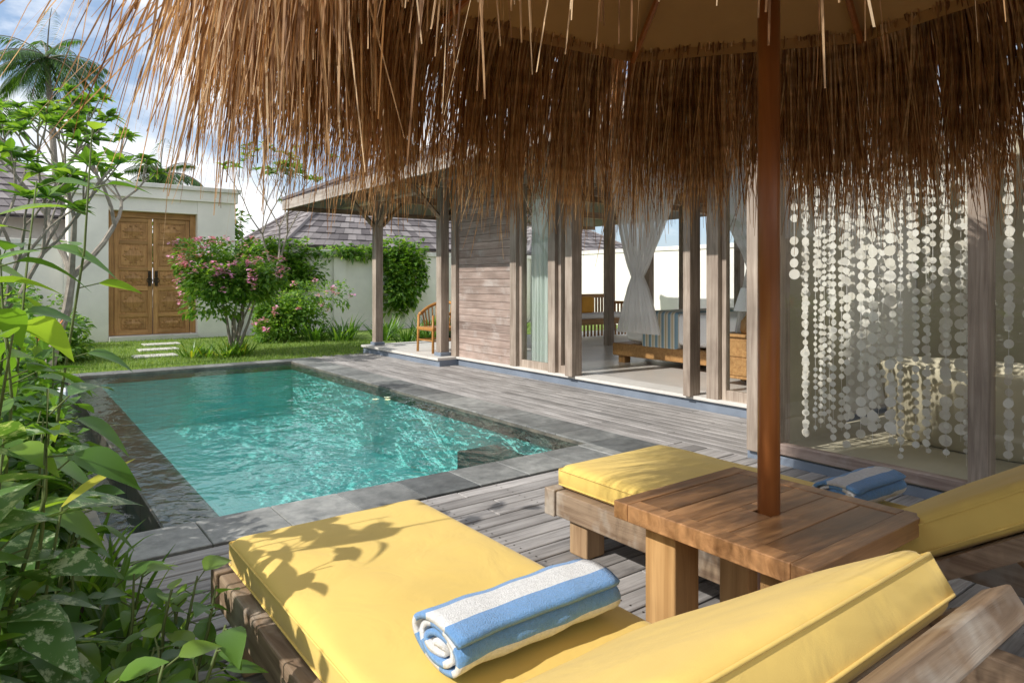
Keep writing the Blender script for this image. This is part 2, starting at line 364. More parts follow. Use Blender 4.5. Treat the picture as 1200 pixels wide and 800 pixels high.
for (x,y) in ((3.40,6.80),(3.30,6.9),(3.46,6.93)):
    for k in range(5):
        a=k*1.2566+x*9; g.leaf((x,y,-0.022),Vector((math.cos(a),math.sin(a),0.25)),0.045,0.03,0.0,0.3,0,rows=3)
g.obj('floating_blossom',[M_petal])
# ---------------------------------------------------------------- garden gate + walls
G=group('garden_gate')
GY=17.0
box('pillar_left',1.06,1.80,GY,GY+0.8,-0.02,3.18,M_plaster,G,0.01)
box('pillar_right',3.60,4.44,GY,GY+0.8,-0.02,3.18,M_plaster,G,0.01)
box('lintel',1.80,3.60,GY+0.02,GY+0.8,2.88,3.18,M_plaster,G,0.005)
box('cap_lower',1.0,4.5,GY-0.06,GY+0.86,3.18,3.42,M_plaster,G,0.01)
box('cap_upper',0.94,4.56,GY-0.12,GY+0.92,3.42,3.52,M_cap,G,0.01)
box('step',1.8,3.6,GY-0.1,GY+0.3,-0.02,0.09,M_sill,G,0.01)
g=MB(); g.box(1.80,1.92,GY+0.2,GY+0.34,0.1,2.88); g.box(3.48,3.60,GY+0.2,GY+0.34,0.1,2.88); g.obj('door_frame',[M_teakZ],G,bevel=0.006)
g=MB(); g.box(1.92,3.48,GY+0.2,GY+0.34,2.74,2.88); g.obj('door_head',[M_teakX],G,bevel=0.006)
for k,(a,b) in enumerate(((1.93,2.69),(2.71,3.47))):
    g=MB(); g2=MB()
    g.box(a,b,GY+0.26,GY+0.30,0.10,2.74)
    g.box(a,a+0.09,GY+0.235,GY+0.262,0.1,2.74); g.box(b-0.09,b,GY+0.235,GY+0.262,0.1,2.74)
    for z0,z1 in ((0.10,0.20),(0.50,0.58),(1.10,1.20),(1.55,1.63),(2.15,2.23),(2.64,2.74)):
        g2.box(a+0.09,b-0.09,GY+0.237,GY+0.262,z0,z1)
    for z0,z1 in ((0.20,0.50),(0.58,1.10),(1.20,1.55),(1.63,2.15),(2.23,2.64)):
        cx=(a+b)/2; cz=(z0+z1)/2; hw=(b-a)/2-0.13; hh=(z1-z0)/2-0.04
        g.box(cx-hw,cx+hw,GY+0.246,GY+0.262,cz-hh,cz+hh)
        for s_ in (1.0,0.62):
            q=GY+0.244-0.012*(1-s_)*3
            g.add([(cx-hw*0.9*s_,q,cz),(cx,q,cz-hh*0.9*s_),(cx+hw*0.9*s_,q,cz),(cx,q,cz+hh*0.9*s_),(cx,GY+0.205,cz)],[(0,1,4),(1,2,4),(2,3,4),(3,0,4)])
        for i in range(10):
            t=i*math.pi/5; px=cx+math.cos(t)*hw*0.75; pz=cz+math.sin(t)*hh*0.75
            g.box(px-0.02,px+0.02,GY+0.220,GY+0.25,pz-0.018,pz+0.018)
    g.obj('door_leaf_%d'%k,[M_teakZ],G,bevel=0.004,seg=1); g2.obj('door_rail_%d'%k,[M_teakX],G,bevel=0.004,seg=1)
g=MB()
for cx in (2.63,2.77):
    g.box(cx-0.03,cx+0.03,GY+0.215,GY+0.235,1.20,1.55)
    g.tube([(cx+0.055*math.cos(t*math.pi/6),GY+0.2,1.33+0.055*math.sin(t*math.pi/6)) for t in range(13)],0.011,6)
    g.tube([(cx,GY+0.2,1.45),(cx,GY+0.16,1.45)],0.02,8)
g.obj('ring_handles',[M_metal],G)
def gwall(name,x0,x1,y0,y1,h,alongx=True):
    e=group(name); box('panel',x0,x1,y0,y1,-0.06,h-0.12,M_plaster,e,0.008)
    box('cap',x0-0.03 if not alongx else x0,x1+0.03 if not alongx else x1,y0-0.05 if alongx else y0,y1+0.05 if alongx else y1,h-0.12,h,M_cap,e,0.01)
    if alongx:
        x=x0+2.6
        while x<x1:
            box('pier',x,x+0.35,y0-0.06,y0+0.002,-0.06,h-0.12,M_plaster,e,0.008); x+=3.4
    return e
gwall('garden_wall',4.44,22,GY+0.3,GY+0.52,2.16)
gwall('garden_wall',-5,1.06,GY+0.3,GY+0.52,2.2)
gwall('garden_wall',-4.2,-4.0,-6,GY+0.3,2.2,False)
gwall('garden_wall',15.0,15.2,-6,GY+0.3,2.3,False)

# ---------------------------------------------------------------- villa
V=group('villa_pavilion'); FZ=0.13
box('plinth_bedroom',5.64,12,2.95,8.85,-0.07,FZ-0.03,M_plinth,V,0.01)
box('bedroom_floor',5.95,11.95,2.97,8.85,FZ-0.03,FZ,M_floor,V)
box('threshold',5.60,5.95,2.97,8.85,FZ-0.03,FZ+0.005,M_sill,V,0.006)
box('plinth_porch',5.30,12,8.85,11.6,-0.07,FZ-0.04,M_plinth,V,0.01)
box('porch_floor',5.27,12,8.853,11.63,FZ-0.04,FZ+0.002,M_sill,V,0.006)
box('rear_paving',12,15,2.9,12,-0.05,-0.01,M_sill,V)
def post(nm,x,y,s,z0,z1,mat=None): return box(nm,x-s/2,x+s/2,y-s/2,y+s/2,z0,z1,mat or M_weatherZ,V,0.008)
for i,(x,y) in enumerate(((5.5,11.4),(5.52,9.12),(8.6,11.4),(11.6,11.4))):
    post('porch_column_%d'%i,x,y,0.15,FZ,2.78)
    box('column_base_%d'%i,x-0.10,x+0.10,y-0.10,y+0.10,FZ,FZ+0.06,M_plinth,V,0.01)
g=MB(); z=FZ
while z<3.05:
    g.box(5.66+U(-.002,.002),5.71,7.47,8.86,z,z+0.106); z+=0.11
g.obj('siding_boards',[M_weatherY],V,bevel=0.003,seg=1)
box('siding_backing',5.712,5.80,7.47,8.86,FZ,3.1,M_plaster,V)
posts=[(8.86,9.0,5.60,5.80),(7.32,7.46,5.60,5.80),(6.50,6.64,5.60,5.80),(6.12,6.25,5.55,5.72),(4.34,4.43,5.55,5.72),(4.04,4.18,5.60,5.80),(2.92,3.08,5.60,5.80)]
for i,(a,b,c,d) in enumerate(posts): box('door_post_%d'%i,c,d,a,b,FZ,3.1,M_weatherZ,V,0.006)
box('head_beam',5.62,5.78,2.92,9.0,2.72,2.88,M_weatherY,V,0.006)
def pane(nm,x,y0,y1,z0,z1,mat,par):
    g=MB(); g.add([(x,y0,z0),(x,y1,z0),(x,y1,z1),(x,y0,z1)],[(0,3,2,1)]); return g.obj(nm,[mat],par)
for i,(a,b) in enumerate(((6.64,7.32),(6.25,6.50),(3.08,4.04))):
    g=MB(); g.box(5.66,5.72,a,a+0.05,FZ,2.72); g.box(5.66,5.72,b-0.05,b,FZ,2.72); g.box(5.66,5.72,a+0.05,b-0.05,FZ,FZ+0.10); g.box(5.66,5.72,a+0.05,b-0.05,2.64,2.72)
    g.obj('sash_%d'%i,[M_weatherZ],V,bevel=0.004)
    pane('pane_%d'%i,5.69,a+0.05,b-0.05,FZ+0.10,2.64,M_glass,V)
box('bedroom_back_wall',11.0,11.1,2.97,4.2,FZ,3.3,M_plaster,V)
box('partition_wall',5.80,11.0,2.97,3.08,FZ,3.3,M_plaster,V)
box('end_wall_left',5.80,6.6,8.72,8.85,FZ,3.3,M_plaster,V)
for i,(x,y) in enumerate(((7.4,8.8),(8.9,8.8),(10.0,8.8),(11.05,8.8),(11.05,7.5),(11.05,6.0),(11.05,4.3))): post('garden_post_%d'%i,x,y,0.14,FZ,3.1)
box('end_beam',6.6,11.1,8.74,8.84,2.85,3.0,M_weatherX,V,0.005)
box('back_beam',11.0,11.1,4.2,8.74,2.85,3.0,M_weatherY,V,0.005)
box('ceiling',5.80,11.1,2.97,8.85,3.10,3.14,M_ceil,V)
box('headboard_wall',6.45,9.6,4.05,4.18,FZ,1.45,M_teakX,V,0.01)
def hiproof(parent,X0,X1,Y0,Y1,z0,z1,mat,course=0.30,wd=0.22):
    W=X1-X0; L=Y1-Y0; h=min(W,L)/2
    if W<L: r0=Vector(((X0+X1)/2,Y0+h,z1)); r1=Vector(((X0+X1)/2,Y1-h,z1))
    else: r0=Vector((X0+h,(Y0+Y1)/2,z1)); r1=Vector((X1-h,(Y0+Y1)/2,z1))
    A,B_,C,D_=[Vector(p) for p in ((X0,Y0,z0),(X1,Y0,z0),(X1,Y1,z0),(X0,Y1,z0))]
    if W<L: quads=[(A,B_,r0,r0),(B_,C,r1,r0),(C,D_,r1,r1),(D_,A,r0,r1)]
    else: quads=[(A,B_,r1,r0),(B_,C,r1,r1),(C,D_,r0,r1),(D_,A,r0,r0)]
    g=MB()
    for (a,b,c,d) in quads:
        n=(b-a).cross(((c+d)/2)-a).normalized()
        g.add([a-n*0.06,b-n*0.06,c-n*0.06,d-n*0.06],[(0,1,2,3)])
        sl=(((c+d)/2)-((a+b)/2)).length; k=int(sl/course)
        for i in range(k):
            t0=i/k; t1=min(1,(i+1.15)/k)
            l0=a.lerp(d,t0); q0=b.lerp(c,t0); l1=a.lerp(d,t1); q1=b.lerp(c,t1)
            m_=max(1,int((q0-l0).length/wd))
            for j in range(m_):
                s0=j/m_; s1=(j+0.97)/m_; u=n*(0.035+U(0,0.02))
                p=[l0.lerp(q0,s0)+u,l0.lerp(q0,s1)+u,l1.lerp(q1,s1)+n*0.008,l1.lerp(q1,s0)+n*0.008,l0.lerp(q0,s0),l0.lerp(q0,s1)]
                g.add(p,[(0,1,2,3),(4,5,1,0)])
    g.obj('roof_shingles',[mat],parent)
    g=MB()
    for p,q in ((A,r0 ),(B_,r0 if W<L else r1),(C,r1),(D_,r1 if W<L else r0),(r0,r1)):
        g.tube([p+Vector((0,0,0.05)),q+Vector((0,0,0.05))],0.07,6)
    g.obj('ridge_caps',[mat],parent)
hiproof(V,4.30,12.6,2.4,13.0,2.82,4.7,M_shingle)
g=MB()
y=2.6; sl=(4.7-2.82)/4.15
while y<12.9:
    xa=4.34; xb=min(7.6,max(4.8,4.30+(13.0-y)*0.84))
    M=[Vector((xa,y,2.67)),Vector((xb,y,2.67+(xb-xa)*sl))]
    g.add([M[0]+Vector((0,0,0)),M[0]+Vector((0,.06,0)),M[1]+Vector((0,.06,0)),M[1],M[0]+Vector((0,0,.09)),M[0]+Vector((0,.06,.09)),M[1]+Vector((0,.06,.09)),M[1]+Vector((0,0,.09))],[(0,3,2,1),(4,5,6,7),(0,1,5,4),(1,2,6,5),(2,3,7,6),(3,0,4,7)])
    y+=0.45
g.obj('rafters',[M_beamX],V)
g=MB(); g.box(4.27,4.31,2.4,13.02,2.68,2.86); g.box(5.42,5.58,9.0,12.9,2.78,2.94); g.box(5.42,5.6,2.9,9.0,2.90,3.04); g.obj('fascia_and_plate',[M_fascia],V,bevel=0.005)
g=MB(); g.box(4.31,12.6,12.98,13.02,2.68,2.86); g.box(4.5,12.3,11.33,11.47,2.78,2.92); g.box(4.5,12.3,9.05,9.19,2.78,2.92); g.obj('cross_beams',[M_beamX],V,bevel=0.005)
g=MB()
for x,y in ((5.5,11.4),(5.52,9.12),(8.6,11.4)):
    g.tube([(x,y,2.25),(x-0.55,y,2.8)],0.045,4); g.tube([(x,y,2.25),(x+0.55,y,2.8)],0.045,4); 
    if y>10: g.tube([(x,y,2.25),(x,y-0.55,2.8)],0.045,4)
g.obj('braces',[M_beamX],V)

# bathroom block
Bt=group('bathroom_pavilion')
box('plinth',4.40,7.4,-3,2.92,-0.07,0.06,M_plinth,Bt,0.01)
box('floor',4.43,7.4,-3,2.90,0.06,0.075,M_court,Bt)
box('sill_rail',4.385,4.46,-3,2.90,0.075,0.15,M_weatherY,Bt,0.005)
box('corner_post',4.36,4.55,2.66,2.90,0.06,3.0,M_weatherZ,Bt,0.008)
for i,y in enumerate((1.38,0.1,-1.2,-2.5)): box('mullion_%d'%i,4.37,4.50,y,y+0.10,0.06,3.0,M_weatherZ,Bt,0.006)
box('head_beam',4.37,4.52,-3,2.66,2.62,2.80,M_weatherY,Bt,0.006)
pane('pane_a',4.42,1.48,2.66,0.15,2.62,M_glass2,Bt); pane('pane_b',4.42,0.20,1.38,0.15,2.62,M_glass2,Bt); pane('pane_c',4.42,-1.1,0.10,0.15,2.62,M_glass2,Bt)
box('end_wall',4.55,5.60,2.78,2.90,0.075,3.0,M_court,Bt)
box('court_wall',7.4,7.55,-3,2.95,-0.07,2.7,M_court,Bt); box('side_wall',4.45,7.5,-3.1,-3,-0.07,2.7,M_court,Bt)
g=MB(); g.add([(3.75,-3.2,2.82),(3.75,2.95,2.82),(6.2,2.95,3.40),(6.2,-3.2,3.40),(3.75,-3.2,2.90),(3.75,2.95,2.90),(6.2,2.95,3.48),(6.2,-3.2,3.48)],[(0,1,2,3),(7,6,5,4),(0,4,5,1),(1,5,6,2),(2,6,7,3),(3,7,4,0)]); g.obj('lean_to_roof',[M_ceil],Bt)
T=group('bathtub')
g=MB(); n=32; cx,cy=5.75,1.75
prof=[(0.80,0.30,0.08),(0.86,0.34,0.12),(0.95,0.41,0.58),(1.0,0.45,0.66),(0.97,0.42,0.68),(0.90,0.36,0.64),(0.80,0.28,0.25),(0.3,0.1,0.22)]
for (ax,ay,zz) in prof:
    for j in range(n):
        t=2*math.pi*j/n; g.v.append((cx+ay*1.0*math.cos(t), cy+ax*0.85*math.sin(t), zz))
for i in range(len(prof)-1):
    for j in range(n): g.f.append((i*n+j,i*n+(j+1)%n,(i+1)*n+(j+1)%n,(i+1)*n+j)); g.m.append(0)
g.f.append(tuple((len(prof)-1)*n+j for j in range(n))); g.m.append(0)
g.obj('tub_shell',[M_tub],T,smooth=True)
m,nt,o=newmat('capiz_shell'); rnd=island(nt)
d=N(nt,'ShaderNodeBsdfPrincipled'); d.inputs['Roughness'].default_value=0.3
nt.links.new(ramp(nt,rnd,[(0,(0.82,0.79,0.72)),(1,(0.95,0.94,0.91))]),d.inputs['Base Color'])
t=N(nt,'ShaderNodeBsdfTranslucent'); t.inputs['Color'].default_value=(0.94,0.92,0.86,1)
ms=N(nt,'ShaderNodeMixShader'); ms.inputs[0].default_value=0.3; nt.links.new(d.outputs[0],ms.inputs[1]); nt.links.new(t.outputs[0],ms.inputs[2]); nt.links.new(ms.outputs[0],o.inputs['Surface']); M_capiz=m
def disc(g,c,r,yaw,n=12):
    vs=[]; 
    for k in (0,1):
        for j in range(n):
            t=2*math.pi*j/n; vs.append((c[0]+math.sin(yaw)*math.cos(t)*r+(0.002 if k else 0),c[1]+math.cos(yaw)*math.cos(t)*r,c[2]+math.sin(t)*r))
    g.add(vs,[tuple(range(n)),tuple(range(2*n-1,n-1,-1))]+[(j,(j+1)%n,n+(j+1)%n,n+j) for j in range(n)])
g=MB(); gs=MB()
for X,(ya,yb) in ((4.50,(1.50,2.62)),(4.58,(1.52,2.64)),(4.64,(1.52,2.64)),(4.52,(0.2,1.36)),(4.60,(0.2,1.36))):
    y=ya+U(0,0.04)
    while y<yb:
        rr=R.choice([0.015,0.020,0.025,0.030,0.034]); z=2.6-U(0,0.08); zend=U(0.18,0.35) if R.random()<0.75 else U(0.6,1.4)
        gs.tube([(X,y,2.62),(X,y,zend)],0.0012,3,cap=False)
        while z>zend:
            r=rr*U(0.8,1.12); 
            if R.random()<0.90: disc(g,(X+U(-.004,.004),y+U(-.004,.004),z),r,U(-0.8,0.3))
            z-=2*rr+0.012+(U(0,0.06) if R.random()<0.12 else 0)
        y+=U(0.06,0.115)
C=group('capiz_shell_curtain'); g.obj('shell_discs',[M_capiz],C); gs.obj('strings',[M_white],C)

# ---------------------------------------------------------------- curtains
def curtain(parent,name,p0,p1,z0,z1,amp,folds,mat,pinch=None,n=90,rows=16):
    g=MB(); p0=Vector(p0);p1=Vector(p1); d=(p1-p0); dn=d.normalized(); nr=Vector((-dn.y,dn.x,0))
    for i in range(rows+1):
        z=z1+(z0-z1)*i/rows
        for j in range(n+1):
            s=j/n
            if pinch:
                zp,sp,wp=pinch; k=abs(z-zp)/( (z1-zp) if z>zp else (zp-z0)); 
                wdt=wp+(1-wp)*(k**0.8 if z>zp else 0.45*k**0.7)
                cs=sp+(0.5-sp)*(k if z>zp else 0.1*k)
                ss=cs+(s-0.5)*wdt
            else: ss=s; wdt=1
            q=p0+d*ss+nr*(amp*(math.sin(s*folds*6.283+0.6*math.sin(z*2))+0.35*math.sin(s*folds*15.1+z)) *(0.6+0.4*wdt))
            g.v.append((q.x,q.y,z))
    for i in range(rows):
        for j in range(n): g.f.append((i*(n+1)+j,i*(n+1)+j+1,(i+1)*(n+1)+j+1,(i+1)*(n+1)+j)); g.m.append(0)
    return g.obj(name,[mat],parent,smooth=True)
cu=group('window_curtain'); curtain(cu,'drape',(5.86,6.66,0),(5.86,7.30,0),FZ+0.02,2.7,0.035,7,M_sheerg)
cu=group('window_curtain'); curtain(cu,'drape',(5.9,3.12,0),(5.9,3.6,0),FZ+0.02,2.7,0.035,5,M_sheer)
cu=group('bed_canopy_net')
curtain(cu,'net_near',(6.85,5.30,0),(6.85,6.85,0),0.60,3.05,0.06,9,M_sheer,(1.36,0.60,0.11))
curtain(cu,'net_front',(6.75,4.3,0),(6.85,5.35,0),0.5,3.05,0.06,9,M_sheer,(1.50,0.08,0.12))
curtain(cu,'net_far',(9.15,4.6,0),(9.15,5.9,0),0.4,3.0,0.05,10,M_sheer)
# ---------------------------------------------------------------- bed
Bd=group('bed')
box('bed_base',7.1,9.1,4.25,6.95,FZ+0.10,FZ+0.28,M_teakX,Bd,0.02); 
g=MB(); 
for x in (7.15,8.9):
    for y in (4.35,6.75): g.box(x,x+0.12,y,y+0.12,FZ,FZ+0.10)
g.obj('bed_feet',[M_teakZ],Bd)
box('mattress',7.2,9.0,4.3,6.75,FZ+0.30,FZ+0.66,M_white,Bd,0.08,4)
box('duvet',7.13,9.07,4.6,6.72,FZ+0.32,FZ+0.74,M_white,Bd,0.07,4)
for i,x in enumerate((7.30,8.10)):
    box('pillow_%d'%i,x,x+0.65,4.34,4.78,FZ+0.72,FZ+0.98,M_white,Bd,0.08,4)
m,nt,o=newmat('striped_throw'); tcx=N(nt,'ShaderNodeTexCoord'); sx=N(nt,'ShaderNodeSeparateXYZ'); nt.links.new(tcx.outputs['Object'],sx.inputs[0])
md=N(nt,'ShaderNodeMath',operation='MULTIPLY'); md.inputs[1].default_value=9; nt.links.new(sx.outputs['Y'],md.inputs[0])
fc=N(nt,'ShaderNodeMath',operation='FRACT'); nt.links.new(md.outputs[0],fc.inputs[0])
principled(nt,o,ramp(nt,fc.outputs[0],[(0,(0.20,0.32,0.40)),(0.25,(0.66,0.62,0.50)),(0.5,(0.50,0.40,0.24)),(0.7,(0.68,0.66,0.58)),(0.85,(0.25,0.38,0.46))],'CONSTANT'),0.9)
box('bed_runner',7.10,9.1,5.75,6.40,FZ+0.24,FZ+0.765,m,Bd,0.05,3)
Nn=group('nightstand'); box('carcass',6.55,7.02,4.22,4.72,FZ+0.08,FZ+0.55,M_teakZ,Nn,0.008); box('top',6.52,7.05,4.19,4.75,FZ+0.55,FZ+0.58,M_teakX,Nn,0.006)
box('drawer_front_a',6.538,6.55,4.26,4.68,FZ+0.12,FZ+0.31,M_teakX,Nn,0.004); box('drawer_front_b',6.538,6.55,4.26,4.68,FZ+0.33,FZ+0.52,M_teakX,Nn,0.004)
g=MB(); 
for x in (6.57,6.95):
    for y in (4.24,4.65): g.box(x,x+0.05,y,y+0.05,FZ,FZ+0.08)
g.obj('feet',[M_teakZ],Nn)
La=group('bedside_lamp'); g=MB(); g.tube([(6.72,4.42,FZ+0.58),(6.72,4.42,FZ+0.62),(6.72,4.42,FZ+0.72),(6.72,4.42,FZ+0.80),(6.72,4.42,FZ+0.86)],[0.09,0.11,0.10,0.04,0.03],14); g.obj('base',[M_teakZ],La,smooth=True)
g=MB(); g.tube([(6.72,4.42,FZ+0.84),(6.72,4.42,FZ+1.10)],[0.18,0.10],20,cap=False); g.obj('shade',[M_white],La,smooth=True)
Db=group('daybed_bench')
box('seat',8.9,11.0,10.0,10.75,FZ+0.28,FZ+0.40,M_teakX,Db,0.01); box('mattress',8.95,10.95,10.03,10.68,FZ+0.40,FZ+0.50,M_white,Db,0.03,3)
g=MB()
for i in range(22): x=8.99+i*0.09; g.box(x,x+0.035,10.70,10.74,FZ+0.4,FZ+0.82)
for x in (8.9,10.93):
    g.box(x,x+0.07,9.93,9.998,FZ,FZ+0.68); g.box(x,x+0.07,10.752,10.82,FZ,FZ+0.86)
    for i in range(6): g.box(x+0.015,x+0.05,10.13+i*0.1,10.165+i*0.1,FZ+0.4,FZ+0.68)
g.obj('legs_and_spindles',[M_teakZ],Db)
g=MB(); g.box(8.9,11.0,10.69,10.75,FZ+0.82,FZ+0.90)
for x in (8.9,10.93): g.box(x,x+0.07,9.93,10.685,FZ+0.68,FZ+0.74)
for i in range(20): x=8.98+i*0.1; g.box(x,x+0.035,9.975,9.998,FZ+0.05,FZ+0.28)
g.obj('rails',[M_teakX],Db)
box('scatter_cushion',9.75,10.15,10.45,10.61,FZ+0.5,FZ+0.85,plain('mustard',(0.80,0.40,0.06),0.9),Db,0.06,3)
Ch=group('porch_armchair'); cx,cy=5.80,9.72
g=MB()
for dx in (-0.24,0.24):
    for dy in (-0.24,0.24): g.tube([(cx+dx*1.05,cy+dy*1.05,FZ),(cx+dx,cy+dy,FZ+0.62)],0.022,8)
arc=[(cx+0.31*math.cos(t),cy+0.31*math.sin(t),FZ+0.64+0.18*max(0,math.cos(t-0.6))) for t in [math.radians(a) for a in range(-120,170,12)]]
g.tube(arc,0.028,8)
for t in range(-60,130,14):
    a=math.radians(t); g.tube([(cx+0.25*math.cos(a),cy+0.25*math.sin(a),FZ+0.40),(cx+0.30*math.cos(a),cy+0.30*math.sin(a),FZ+0.64+0.18*max(0,math.cos(a-0.6)))],0.012,6)
g.tube([(cx-0.24,cy-0.24,FZ+0.2),(cx+0.24,cy-0.24,FZ+0.2),(cx+0.24,cy+0.24,FZ+0.2),(cx-0.24,cy+0.24,FZ+0.2),(cx-0.24,cy-0.24,FZ+0.2)],0.014,6)
g.obj('frame',[M_cane],Ch,smooth=True); box('seat',cx-0.27,cx+0.27,cy-0.27,cy+0.27,FZ+0.36,FZ+0.42,M_cane,Ch,0.02,3)

# ---------------------------------------------------------------- loungers
def tubeloop(g,pts,r=0.005): g.tube(pts+[pts[0]],r,6,cap=False)
def rrect(x0,x1,y0,y1,r,n=4):
    out=[]
    for cx,cy,a0 in ((x1-r,y1-r,0),(x0+r,y1-r,90),(x0+r,y0+r,180),(x1-r,y0+r,270)):
        for i in range(n+1):
            a=math.radians(a0+90*i/n); out.append((cx+r*math.cos(a),cy+r*math.sin(a)))
    return out
def cushion(parent,name,x0,x1,y0,y1,z0,z1,M=None,puff=0.02,seed=0):
    rr=random.Random(seed); nx,ny=28,46; g=MB(); W=x1-x0;L=y1-y0;H=z1-z0
    ph=[rr.uniform(0,6.28) for _ in range(6)]; CR=0.045
    def surf(s,t,top):
        x=x0+W*s;y=y0+L*t
        ex=min(s*W,(1-s)*W); ey=min(t*L,(1-t)*L)
        kx=max(0,1-ex/CR); ky=max(0,1-ey/CR); rad_=min(1,math.sqrt(kx*kx+ky*ky)); prof=math.sqrt(max(0,1-rad_*rad_))
        k=1-rad_; k=k*k*(3-2*k)
        pf=puff*(1-(2*s-1)**4)*(1-(2*t-1)**4)
        wob=0.002*math.sin(9*x+ph[0]+3*y)+0.0015*math.sin(14*y+ph[1]-4*x)+0.001*math.sin(31*x+ph[2]+11*y)
        zc=(z0+z1)/2
        zz= zc+(H/2)*(0.62+0.38*prof)+pf+wob*k if top else zc-(H/2)*(0.62+0.38*prof)
        return Vector((x,y,zz))
    def spacing(n,Ln):
        e=[0,0.003,0.009,0.018,0.030,0.045]; out=[a/Ln for a in e]; m_=n-10
        for i in range(1,m_): out.append((0.045+(Ln-0.09)*i/m_)/Ln)
        out+= [1-a/Ln for a in reversed(e)]; return out
    sx=spacing(nx,W); sy=spacing(ny,L); a=len(sx); b=len(sy)
    for top in (1,0):
        for t in sy:
            for s in sx: g.v.append(surf(s,t,top))
    for i in range(b-1):
        for j in range(a-1):
            q=(i*a+j,i*a+j+1,(i+1)*a+j+1,(i+1)*a+j); g.f.append(q); g.m.append(0)
            g.f.append(tuple(k+a*b for k in q[::-1])); g.m.append(0)
    rim=[j for j in range(a)]+[i*a+a-1 for i in range(1,b)]+[(b-1)*a+j for j in range(a-2,-1,-1)]+[i*a for i in range(b-2,0,-1)]
    for i in range(len(rim)):
        p,q=rim[i],rim[(i+1)%len(rim)]; g.f.append((q,p,p+a*b,q+a*b)); g.m.append(0)
    if M is not None: g.v=[tuple(M@Vector(p)) for p in g.v]
    else: g.v=[tuple(p) for p in g.v]
    g.obj(name,[M_cush],parent,smooth=True)
    g=MB()
    for zz in (z0+H*0.19,z1-H*0.19):
        pts=[Vector((x,y,zz)) for x,y in rrect(x0-0.001,x1+0.001,y0-0.001,y1+0.001,0.012,3)]
        if M is not None: pts=[M@p for p in pts]
        tubeloop(g,pts,0.0035)
    g.obj(name+'_piping',[M_cush],parent,smooth=True)
def lounger(ox,seed):
    L=group('sun_lounger'); 
    X0,X1=0.59+ox,1.44+ox; Y1=2.54; Y0=-0.05; hy=1.15; BL=0.80
    g=MB(); g.box(X0,X0+0.07,Y0,Y1-0.075,0.165,0.285); g.box(X1-0.07,X1,Y0,Y1-0.075,0.165,0.285); g.obj('side_rails',[M_loungeY],L,bevel=0.008)
    g=MB(); g.box(X0-0.01,X1+0.01,Y1-0.073,Y1,0.16,0.29); g.box(X0+0.07,X1-0.07,Y0,Y0+0.06,0.17,0.28)
    y=hy
    while y<Y1-0.15: g.box(X0+0.071,X1-0.071,y,y+0.085,0.255,0.278); y+=0.1
    g.obj('cross_slats',[M_loungeX],L,bevel=0.006)
    g=MB()
    for x in (X0+0.03,X1-0.15):
        for y in (Y1-0.26,Y0+0.15): g.box(x,x+0.12,y,y+0.12,0.0,0.164)
    g.obj('legs',[M_loungeZ],L,bevel=0.008)
    M=Matrix.Translation((0,hy,0.285))@Matrix.Rotation(-math.radians(33),4,'X')@Matrix.Translation((0,-hy,-0.285))
    g=MB(); 
    for a,b in ((X0+0.02,X0+0.08),(X1-0.08,X1-0.02)): g.box(a,b,hy-BL-0.01,hy+0.02,0.215,0.272,0,M)
    g.obj('backrest_rails',[M_loungeY],L,bevel=0.006)
    g=MB(); y=hy-BL+0.06
    while y<hy-0.05: g.box(X0+0.082,X1-0.082,y,y+0.075,0.245,0.270,0,M); y+=0.1
    g.box(X0-0.005,X1+0.005,hy-BL-0.07,hy-BL-0.012,0.225,0.285,0,M)
    g.obj('backrest_slats',[M_loungeX],L,bevel=0.006)
    g=MB()
    for x in (X0+0.105,X1-0.105):
        p=M@Vector((x,hy-0.58,0.22)); q=Vector((x,hy-0.98,0.24))
        g.tube([p,q],0.026,4)
    g.tube([M@Vector((X0+0.09,hy-0.58,0.22)),M@Vector((X1-0.09,hy-0.58,0.22))],0.015,6)
    g.obj('prop_struts',[M_loungeZ],L,bevel=0.003)
    cushion(L,'seat_cushion',X0+0.04,X1-0.06,hy-0.02,Y1-0.05,0.286,0.40,None,0.012,seed)
    cushion(L,'back_cushion',X0+0.04,X1-0.06,hy-BL,hy+0.06,0.275,0.395,M,0.016,seed+5)
    return L
lounger(0,1); lounger(1.54,2)
